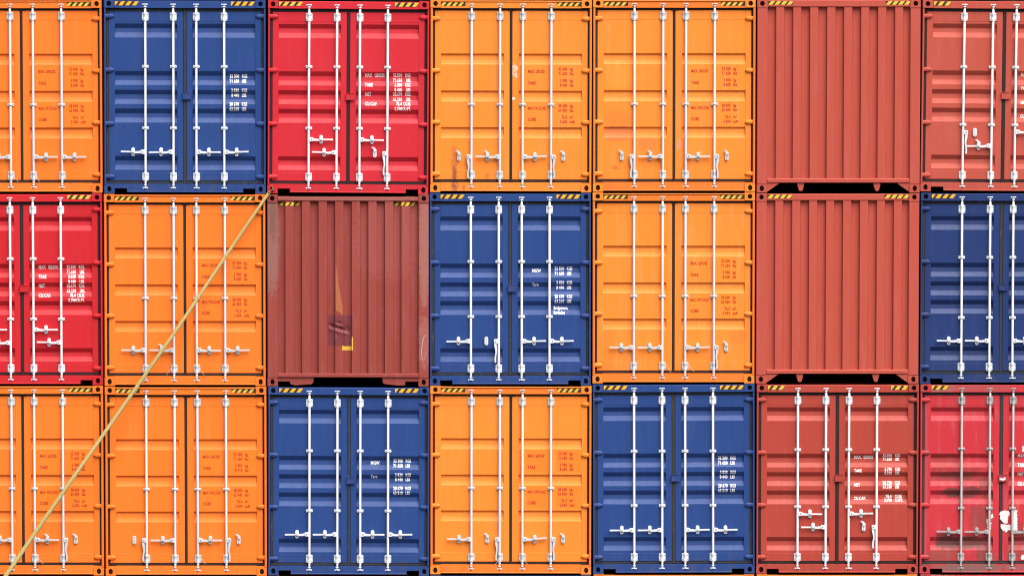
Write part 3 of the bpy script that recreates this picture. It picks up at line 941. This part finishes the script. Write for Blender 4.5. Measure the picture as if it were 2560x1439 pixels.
def wall_mesh(kind, mat):
    b = MB()
    x0, x1 = (26.0, 378.0)
    yt, yb = (19.1, 444.4) if kind == 'R' else (17.5, 447.4)
    bands = BANDS_R if kind == 'R' else BANDS_OLD
    pr = wall_profile(bands, x0, x1)
    xs = [p[0] for p in pr]
    ys = [yt, yb]
    if kind == 'W':
        # finer grid round the dented patch
        xs2 = set(xs)
        xx = 150.5
        while xx < 214: xs2.add(round(xx, 2)); xx += 2.1
        xs2.add(213.0)
        xs = sorted(xs2)
        ys = [yt] + [302.6 + (379 - 302.6) * i / 30 for i in range(31)] + [yb]
    n = len(xs)
    vs = []
    for y in ys:
        for x in xs:
            d = wprof_at(pr, x)
            if kind == 'W' and 302.6 <= y <= 379 and 150 < x < 214:
                edge = min(1, (y - 302.6) / 6, (379 - y) / 6, (x - 150) / 5, (214 - x) / 5)
                d += dent(x, y) * max(0, edge)
            vs.append((LX(x), WALL_Y + d, LZ(y)))
    for i in range(len(ys) - 1):
        for j in range(n - 1):
            a = i * n + j
            inside = kind == 'W' and 1 <= i <= 30 and xs[j] >= 150.4 and xs[j + 1] <= 213.1
            k = 'old_patch' if inside else mat
            b.add([vs[a], vs[a + 1], vs[a + 1 + n], vs[a + n]], [(3, 2, 1, 0)], k)
    me = b.mesh('corrugated_wall')
    bm = bmesh.new(); bm.from_mesh(me)
    bmesh.ops.remove_doubles(bm, verts=bm.verts, dist=1e-5)
    bmesh.ops.recalc_face_normals(bm, faces=bm.faces)
    for f in bm.faces:
        if f.normal.y > 0.2: f.normal_flip()
    bm.to_mesh(me); bm.free()
    return me

def build_wall(root, kind, mat):
    key = ('wall', kind, mat)
    if key not in CACHE: CACHE[key] = wall_mesh(kind, mat)
    w = link('corrugated_wall', CACHE[key], root)
    if kind == 'W':
        pr = wall_profile(BANDS_OLD, 26, 378)
        cuts = [p[0] for p in pr]
        def flat(poly, m, nm, parent, lb, lift=0.003, on_post=False):
            b = MB()
            polys = poly if isinstance(poly[0][0], (tuple, list)) else [poly]
            for pl in polys:
                b.add([(LX(x), 0, LZ(y)) for x, y in pl], [tuple(range(len(pl)))], m)
            me = b.mesh(nm)
            bm = bmesh.new(); bm.from_mesh(me)
            for f in bm.faces:
                if f.normal.y > 0: f.normal_flip()
            bm.to_mesh(me); bm.free()
            if on_post: drape(me, lambda px, py: -0.001)
            else: drape(me, lambda px, py: WALL_Y + wprof_at(pr, px) - lift, xcuts=[c for c in cuts])
            link(nm, me, parent, None, lb)
        flat(ragged([(170.8, 176), (172.0, 181), (175, 200), (178, 224), (182, 246), (186, 268), (188.6, 284), (189, 300), (182, 297), (175, 292), (171.0, 291)], 3.0, 0.7, 5), 'wyellow', 'paint_mark', w, 'worn yellow spike-shaped paint mark')
        flat([[(187.6, 377), (190, 378.5), (191, 380.5), (211, 380), (211.4, 357), (214, 356), (214.3, 390), (187.2, 390)]], 'yellow', 'paint_mark', w, 'bright yellow corner-shaped paint mark')
        for sx in (31.5, 318):
            b = MB()
            h, lean, yw = 9.2, 6.5, 8.2
            yt = 20.4
            b.add([(LX(x), 0.0, LZ(y)) for x, y in ((sx, yt), (sx + 54, yt), (sx + 49, yt + h), (sx, yt + h))], [(3, 2, 1, 0)], 'black')
            for k in range(4):
                x = sx + 4.5 + k * 13.4
                poly = [(x, yt + .2), (x + yw, yt + .5), (x + yw - lean * .9, yt + h - .6), (x - lean, yt + h - .3)]
                poly = clip_poly_x(poly, sx + .5, False)
                b.add([(LX(px), -0.0015, LZ(py)) for px, py in poly], [tuple(range(len(poly) - 1, -1, -1))], 'amber' if k % 2 else 'yellow')
            me = b.mesh('hazard_sticker')
            drape(me, lambda px, py: WALL_Y + wprof_at(pr, px) - 0.002, xcuts=cuts)
            link('hazard_sticker', me, w, None, 'worn broken hazard tape')
        for arc, ww in (([(395.5, 350), (391, 357), (387.5, 370), (386, 385), (385.8, 400), (387.5, 414)], 1.1), ([(398, 392), (394.5, 400), (392, 412)], 0.4), ([(388, 418), (391, 424), (396, 431)], 0.35)):
            polys = []
            for (a, c) in zip(arc, arc[1:]):
                polys.append([(a[0] - ww / 2, a[1]), (a[0] + ww / 2, a[1]), (c[0] + ww / 2, c[1]), (c[0] - ww / 2, c[1])])
            flat(polys, 'scratch', 'scratch_mark', w, 'pale scratch on the right post', on_post=True)

# ---- the grid seen in the photo: left px, width px, height seams px, roll in degrees
TOP = [-1, -1, 1, -1, -2, -1.5, 0.5]
S0 = [482.5, 484, 485.2, 481.3, 480.2, 482, 480.5]
S1 = [962.3, 964.7, 965.5, 963, 958, 958.5, 958.5]
S2 = [1437.5, 1438.3, 1437.6, 1435.0, 1433.2, 1433.2, 1432.8]
LEFT = [[-148.5, 259.6, 668.7, 1075.4, 1482.0, 1892.0, 2303.4],
        [-147.5, 260.0, 667.8, 1073.8, 1480.9, 1889.8, 2300.2],
        [-145.0, 262.5, 670.0, 1075.2, 1481.8, 1890.6, 2299.5]]
WID = [[404, 405, 404, 404.3, 407, 409.2, 413], [404, 404, 404.6, 404, 406.3, 408, 407], [404, 404.5, 404, 403.6, 405.3, 406, 408]]
ROLL = [[0, .15, .42, .15, .0, .0, .45], [0, .05, .1, 0, 0, 0, 0], [0, 0, .2, .1, -.2, 0, 0]]

LS, RS = ('S', -1), ('S', 1)
def hs(ys, pat, hooked=(), tilts=(0, 0, 0, 0)):
    out = []
    for i, p in enumerate(pat):
        d = -1 if p in 'Ll' else 1
        st = 'D' if p in 'lr' else 'S'
        y = ys[i] if isinstance(ys, (list, tuple)) else ys
        out.append((d, y, st, i in hooked, tilts[i]))
    return out
ALLL = (0, 0, 0, 0)
BL = dict(kind='B', mat='blue', rod='rod_white', fit='galv_white', gasket='gasket_dusty', yel='amber')
RD = dict(kind='B', mat='red', rod='rod_white', fit='galv_white')
BR = dict(kind='B', mat='brown_dark', rod='rod_white', fit='galv_white', tape=3, text='brown')
OG = dict(kind='O', mat='orange', rod='rod', fit='galv', clips=(261,), text='orange')
def S(base, **kw):
    d = dict(base); d.update(kw); return d
wires_a = ((0, 179, 436, 14, 16), (1, 237, 436, 9, 16))
GRID = [
  [S(OG, mat='orange_deep', handles=hs(390.5, 'LLRR', (), (0, -.5, .5, .5)), wires=wires_a,
     label='deep orange container at the top left corner, cut off by the picture edge'),
   S(BL, clips=(166, 318), text='blue', handles=hs(377, 'LLRR', (), (1, -1, 0, 1.5)),
     label='blue top row container, on top of an orange one crossed by a yellow strap'),
   S(RD, clips=(165.5, 317.5), text='red', handles=hs((345, 377, 345, 378.5), 'RLRl', (3,), (0, 1, -.5, 0)), catchdx={3: -31},
     label='bright red container on top of the weathered brown ribbed one, strap tied at its foot'),
   S(OG, mat='orange_streak', handles=hs(391, 'lLRr', (0, 1, 3), (0, 1, 2.5, 0)), tape=4,
     label='orange container with dark streak low on its left door, white scuffs by the middle seal'),
   S(OG, mat='orange_patched', handles=hs(391, 'lLRr', (0, 1, 3), (0, 0, 0, 0)),
     label='orange container with patchy repainted left door, top row beside the red-brown ribbed wall'),
   dict(kind='R', mat='brown', label='red-brown container end with clean vertical ribs in the top row, upper of the two alike'),
   S(BR, clips=(168, 312), handles=hs((331, 364.5, 329, 364), 'rLRl', (1,), (0, -.5, 1, 0)), catchdx={0: 29.5, 3: -31}, mat='brown', yel='yellow',
     label='red-brown container with doors and white rods at the picture top right corner')],
  [S(RD, mat='red_deep', clips=(164.5, 315), text='red', handles=hs((341, 374, 341, 373), 'RLRL', (), (0, 1, 0, 1)),
     label='deep red container at the left edge of the picture, between two orange ones'),
   S(OG, mat='orange_deep', handles=hs(390.5, 'LLRR', (1,), (.5, .5, -.5, .8)), wires=((0, 166, 436, -10, 16), (1, 238, 436, 12, 16)),
     label='orange container directly below the blue top one, crossed corner to corner by the yellow strap'),
   dict(kind='W', mat='old', label='weathered brown ribbed container end with dented purple patch and yellow paint marks'),
   S(BL, clips=(172, 309), text='blue_town', handles=hs(369.8, 'LlRR', (), (-.5, 0, 1.2, 1.2)), catchdx={1: -31},
     label='blue container lettered MGW, Tare and Bridgetown, Barbados, between brown ribs and an orange one'),
   S(OG, mat='orange_faded', handles=hs(389.5, 'LLRr', (3,), (.5, 0, 1, 0)), wires=((0, 182, 430, 14, 22), (1, 237, 430, 16, 20)),
     label='orange container in the middle row, between the blue Bridgetown one and a red-brown ribbed end'),
   dict(kind='R', mat='brown', label='red-brown container end with clean vertical ribs in the middle row, lower of the two alike'),
   S(BL, mat='blue_dark', clips=(163.5, 314.5), text='blue', handles=hs(372.5, 'LLRR', (), (.8, .8, 0, 0)),
     label='dark navy blue container cut off at the right edge of the picture, middle row')],
  [S(OG, mat='orange_deep', handles=hs(390, 'LLRr', (2, 3), (0, 0, 0, 0)), wires=((1, 240, 436, 12, 14),),
     label='deep orange container at the bottom left corner below the red one, strap across its doors'),
   S(OG, mat='orange_deep', text='orange_b', handles=hs(390, 'lLRr', (3,), (0, 0, 0, 0)), wires=((1, 242, 436, 8, 14),),
     label='orange bottom row container, strap crossing its upper left corner, both outer handles hanging'),
   S(BL, clips=(164, 316), text='blue_mgw', handles=hs(375.6, 'LLRR', (), (-.8, -.5, 0, .5)),
     label='blue bottom row container below the weathered brown ribbed end, lettered MGW and Tare'),
   S(OG, mat='orange', handles=hs(390.5, 'LlRr', (1, 3), (1, 0, 4, 0)), wires=((0, 181, 434, -18, 20), (1, 228, 434, 17, 20)),
     label='orange container in the bottom row between two blue ones, both its lower seal wires hanging'),
   S(BL, clips=(171, 308), text='blue', handles=hs(369.3, 'LLRR', (), (-.5, -.5, .8, .5)),
     label='blue bottom row container between an orange and a red-brown one, figures only'),
   S(BR, clips=(167, 311), handles=hs((328.5, 362, 328, 362), 'RLRl', (3,), (-.5, 0, 1, 0)), catchdx={3: -31.6}, yel='yellow',
     label='red-brown container with doors in the bottom row below the ribbed ends'),
   S(RD, mat='red_dirty', rod='rod_dirty', fit='galv_dirty', gasket='gasket_dusty', clips=(165, 315), text='red_low', handles=hs(374, 'LLRR', (), (1, .5, 0, 0)), yel='amber', tape=3,
     extras=(
       (1, [(204, 322), (213, 320.5), (222, 322), (224, 328), (223, 334), (219.5, 336), (219, 351), (216, 355), (209, 351), (201, 343), (198.5, 331), (199.5, 324.5)], 0.0405, 0.0435, 'label_white', 'torn_label', 'torn white label remnant over the middle seal'),
       (1, [(201, 355), (214, 357), (222, 356), (229, 362), (228, 371), (220, 370), (214, 376), (207, 371), (202, 364)], 0.0405, 0.0435, 'label_white', 'torn_label', 'torn white label remnant, lower piece'),
       (1, [(234, 321), (242, 320), (243, 371), (233, 371)], 0.040, 0.0435, 'label_white', 'torn_label', 'white label strip beside the rod'),
       (0, [(167, 343), (170, 342), (172, 350), (180, 352), (176, 357), (178, 366), (172, 372), (168, 364)], 0.0405, 0.0435, 'label_white', 'torn_label', 'torn white label scrap behind the rod'),
       (0, [(178, 330), (182, 329), (184, 337), (180, 342), (177, 339)], 0.0405, 0.0435, 'label_white', 'torn_label', 'small torn white scrap'),
       (0, [(197, 238), (206, 239), (212, 234.5), (213, 242), (206, 244), (199, 243)], 0.008, 0.0115, 'label_white', 'torn_label', 'white scrap stuck on the door lug'),
       (1, [(254, 158), (270, 158), (270, 172), (254, 172)], 0.0455, 0.0475, 'label_white', 'torn_label', 'square white label above the lettering'),
       (1, [(253, 434), (264, 432), (274, 433), (275, 443), (253, 444)], 0.0425, 0.0455, 'label_white', 'torn_label', 'white label remnant on the bottom rail')),
     label='dirty bright red container at the bottom right corner, torn white labels and grey rods')],
]
ROW_BELOW = [S(OG, mat='orange_deep', handles=hs(390.5, 'LLRR')), S(BL, clips=(166, 316), text='blue', handles=hs(375, 'LLRR')), S(OG, handles=hs(390.5, 'LLRr', (3,))),
             S(BL, clips=(166, 316), text='blue_mgw', handles=hs(375, 'LLRR')), S(OG, mat='orange_deep', handles=hs(390.5, 'LLRR')), S(OG, mat='orange_faded', handles=hs(390.5, 'lLRr')),
             S(RD, mat='red_dirty', rod='rod_dirty', fit='galv_dirty', gasket='gasket_dusty', clips=(165, 315), text='red_low', handles=hs(374, 'LLRR'), yel='yellow')]
below_labels = ['sliver of a deep orange container under the bottom left corner one', 'blue container hidden below the strapped bottom row orange one',
                'orange container hidden below the bottom row blue one lettered MGW', 'top edge of a blue container below the bottom row orange one between two blues',
                'top edge of an orange container below the bottom row blue one with figures only', 'top edge of an orange container below the red-brown door container',
                'dirty red container whose taped top edge shows below the bottom right corner one']
ROW_ABOVE = [S(BL, clips=(166, 316), text='blue', handles=hs(375, 'LLRR')), S(OG, handles=hs(390.5, 'LLRR')), dict(kind='R', mat='brown'),
             S(BL, clips=(166, 316), text='blue', handles=hs(375, 'LLRR')), S(RD, clips=(165, 315), text='red', handles=hs((345, 377, 345, 378), 'RLRl', (3,))),
             S(OG, mat='orange_deep', handles=hs(390.5, 'LLRR')), S(BL, clips=(166, 316), text='blue', handles=hs(375, 'LLRR'))]

def place(root, col, X, wpx, Yt, Yb, roll):
    tl = ray_to_front(X, (Yt + Yb) / 2); tr = ray_to_front(X + wpx, (Yt + Yb) / 2)
    zt = ray_to_front(X + wpx / 2, Yt).z; zb = ray_to_front(X + wpx / 2, Yb).z
    root.location = ((tl.x + tr.x) / 2, 0, zb)
    root.scale = ((tr.x - tl.x) / (404 * P), 1, (zt - zb) / (480 * P))
    root.rotation_euler = (0, R(roll), 0)
    # turn about the container's middle rather than its foot
    root.location.x -= math.sin(R(roll)) * (zt - zb) / 2
    return zt, zb

GROUP = 'shipping containers stacked in a wall'
low = {}
for r in range(3):
    for c in range(7):
        sp = GRID[r][c]
        root = build_container(sp)
        root['label'] = sp['label']; root['category'] = 'container'; root['group'] = GROUP
        yt = [TOP, S0, S1][r][c]; yb = [S0, S1, S2][r][c]
        zt, zb = place(root, c, LEFT[r][c], WID[r][c], yt, yb, ROLL[r][c])
        if r == 0: low[('top', c)] = (zt, root.location.x)
        if r == 2: low[('bot', c)] = (zb, root.location.x)
for c in range(7):
    zb, x = low[('bot', c)]
    root = build_container(ROW_BELOW[c])
    root.location = (x, 0, 0); root.scale = (1, 1, zb / (480 * P))
    root['label'] = below_labels[c]; root['category'] = 'container'; root['group'] = GROUP
for c in range(7):
    zt, x = low[('top', c)]
    root = build_container(ROW_ABOVE[c])
    root.location = (x, 0, zt)
    cn = {'blue': 'blue', 'orange': 'orange', 'orange_deep': 'orange', 'brown': 'red-brown ribbed', 'red': 'red'}[ROW_ABOVE[c]['mat']]
    below = ['top left corner', 'blue top row', 'bright red top row', 'streaked orange', 'patchy orange', 'upper ribbed red-brown', 'top right corner'][c]
    root['label'] = cn + ' container standing on the ' + below + ' container, above the picture'
    root['category'] = 'container'; root['group'] = GROUP

# ------------------------------------------------------------------ strap
def build_strap():
    root = bpy.data.objects.new('lashing_strap', None); COL.objects.link(root)
    root['label'] = 'yellow woven lashing strap running diagonally from a container corner down to the left'
    root['category'] = 'strap'
    a = ray_to_front(673.5, 480); a.y = -0.03
    e_ = ray_to_front(16, 1439)
    pts = []
    px = [(673.5, 480), (600, 587.5), (520, 706), (440, 826), (350, 955), (260, 1083), (178, 1200), (98, 1316), (8, 1447), (-90, 1594), (-190, 1738), (-300, 1896)]
    N = len(px)
    for i, (X, Y) in enumerate(px):
        p = ray_to_front(X, Y)
        t = i / (N - 1)
        off = -0.03 - 0.55 * t
        # same picture line, a little in front of the doors
        d = (cam.location - p); k = off / d.y
        pts.append(p + d * k)
    root.location = pts[0]
    # resample
    fine = []
    for i in range(N - 1):
        for k in range(10):
            fine.append(pts[i].lerp(pts[i + 1], k / 10))
    fine.append(pts[-1])
    vs = []; fs = []; uvs = []
    wid = 0.029; th = 0.006
    L = 0.0
    for i, p in enumerate(fine):
        q = fine[min(i + 1, len(fine) - 1)] - fine[max(i - 1, 0)]
        q.normalize()
        if i: L += (p - fine[i - 1]).length
        t = i / (len(fine) - 1)
        w = wid * (0.84 + 0.42 * t)
        tw = 0.35 * math.sin(i * 0.21) * 0.5
        side = q.cross(Vector((0, -1, 0))).normalized()
        nrm = side.cross(q).normalized()
        s2 = side * math.cos(tw) + nrm * math.sin(tw)
        n2 = nrm * math.cos(tw) - side * math.sin(tw)
        # five-point section, thicker in the middle
        for (u, h) in ((-1, 0), (-.6, 1), (0, 1.25), (.6, 1), (1, 0), (.6, -1), (0, -1.2), (-.6, -1)):
            vs.append(p - root.location + s2 * (u * w) + n2 * (h * th)); uvs.append((u * .5 + .5, L))
    n = 8
    for i in range(len(fine) - 1):
        for k in range(n):
            j = (k + 1) % n
            fs.append((i * n + k, i * n + j, (i + 1) * n + j, (i + 1) * n + k))
    me = bpy.data.meshes.new('webbing'); me.from_pydata([tuple(v) for v in vs], [], fs)
    me.materials.append(M['strap'])
    uvl = me.uv_layers.new(name='UVMap')
    for lp in me.loops: uvl.data[lp.index].uv = uvs[lp.vertex_index]
    for p in me.polygons: p.use_smooth = True
    fix_normals(me)
    link('webbing', me, root)
    # hook through the hole of the lower left casting
    b = MB()
    def seg(p0, p1, r0, r1, m):
        d = (p1 - p0); q = d.to_track_quat('Z', 'Y'); n_ = 10; vs = []
        for p, r in ((p0, r0), (p1, r1)):
            for i in range(n_):
                a_ = 2 * math.pi * i / n_
                vs.append(p + q @ Vector((r * math.cos(a_), r * math.sin(a_), 0)))
        b.add(vs, [tuple(range(n_ - 1, -1, -1)), tuple(range(n_, 2 * n_))] + [(i, (i + 1) % n_, n_ + (i + 1) % n_, n_ + i) for i in range(n_)], m, True)
    h = [ray_to_front(671, 483), ray_to_front(676, 477), ray_to_front(681, 474), ray_to_front(684.5, 475.5), ray_to_front(682, 468), ray_to_front(678, 465)]
    ys = [-0.035, -0.035, -0.03, -0.02, -0.015, -0.008]
    hp = [Vector((p.x, y, p.z)) - root.location for p, y in zip(h, ys)]
    for p0, p1, r0, r1 in zip(hp, hp[1:], (0.012, 0.011, 0.011, 0.015, 0.009), (0.011, 0.011, 0.014, 0.009, 0.009)):
        seg(p0, p1, r0, r1, 'rusty')
    me = b.mesh('hook'); fix_normals(me)
    link('hook', me, root)
build_strap()

# ------------------------------------------------------------------ ground
b = MB()
b.add([(-1500, -1500, 0), (1500, -1500, 0), (1500, 1500, 0), (-1500, 1500, 0)], [(0, 1, 2, 3)], 'ground')
g = link('ground', b.mesh('ground'))
g['kind'] = 'structure'
g.location.z = -0.004
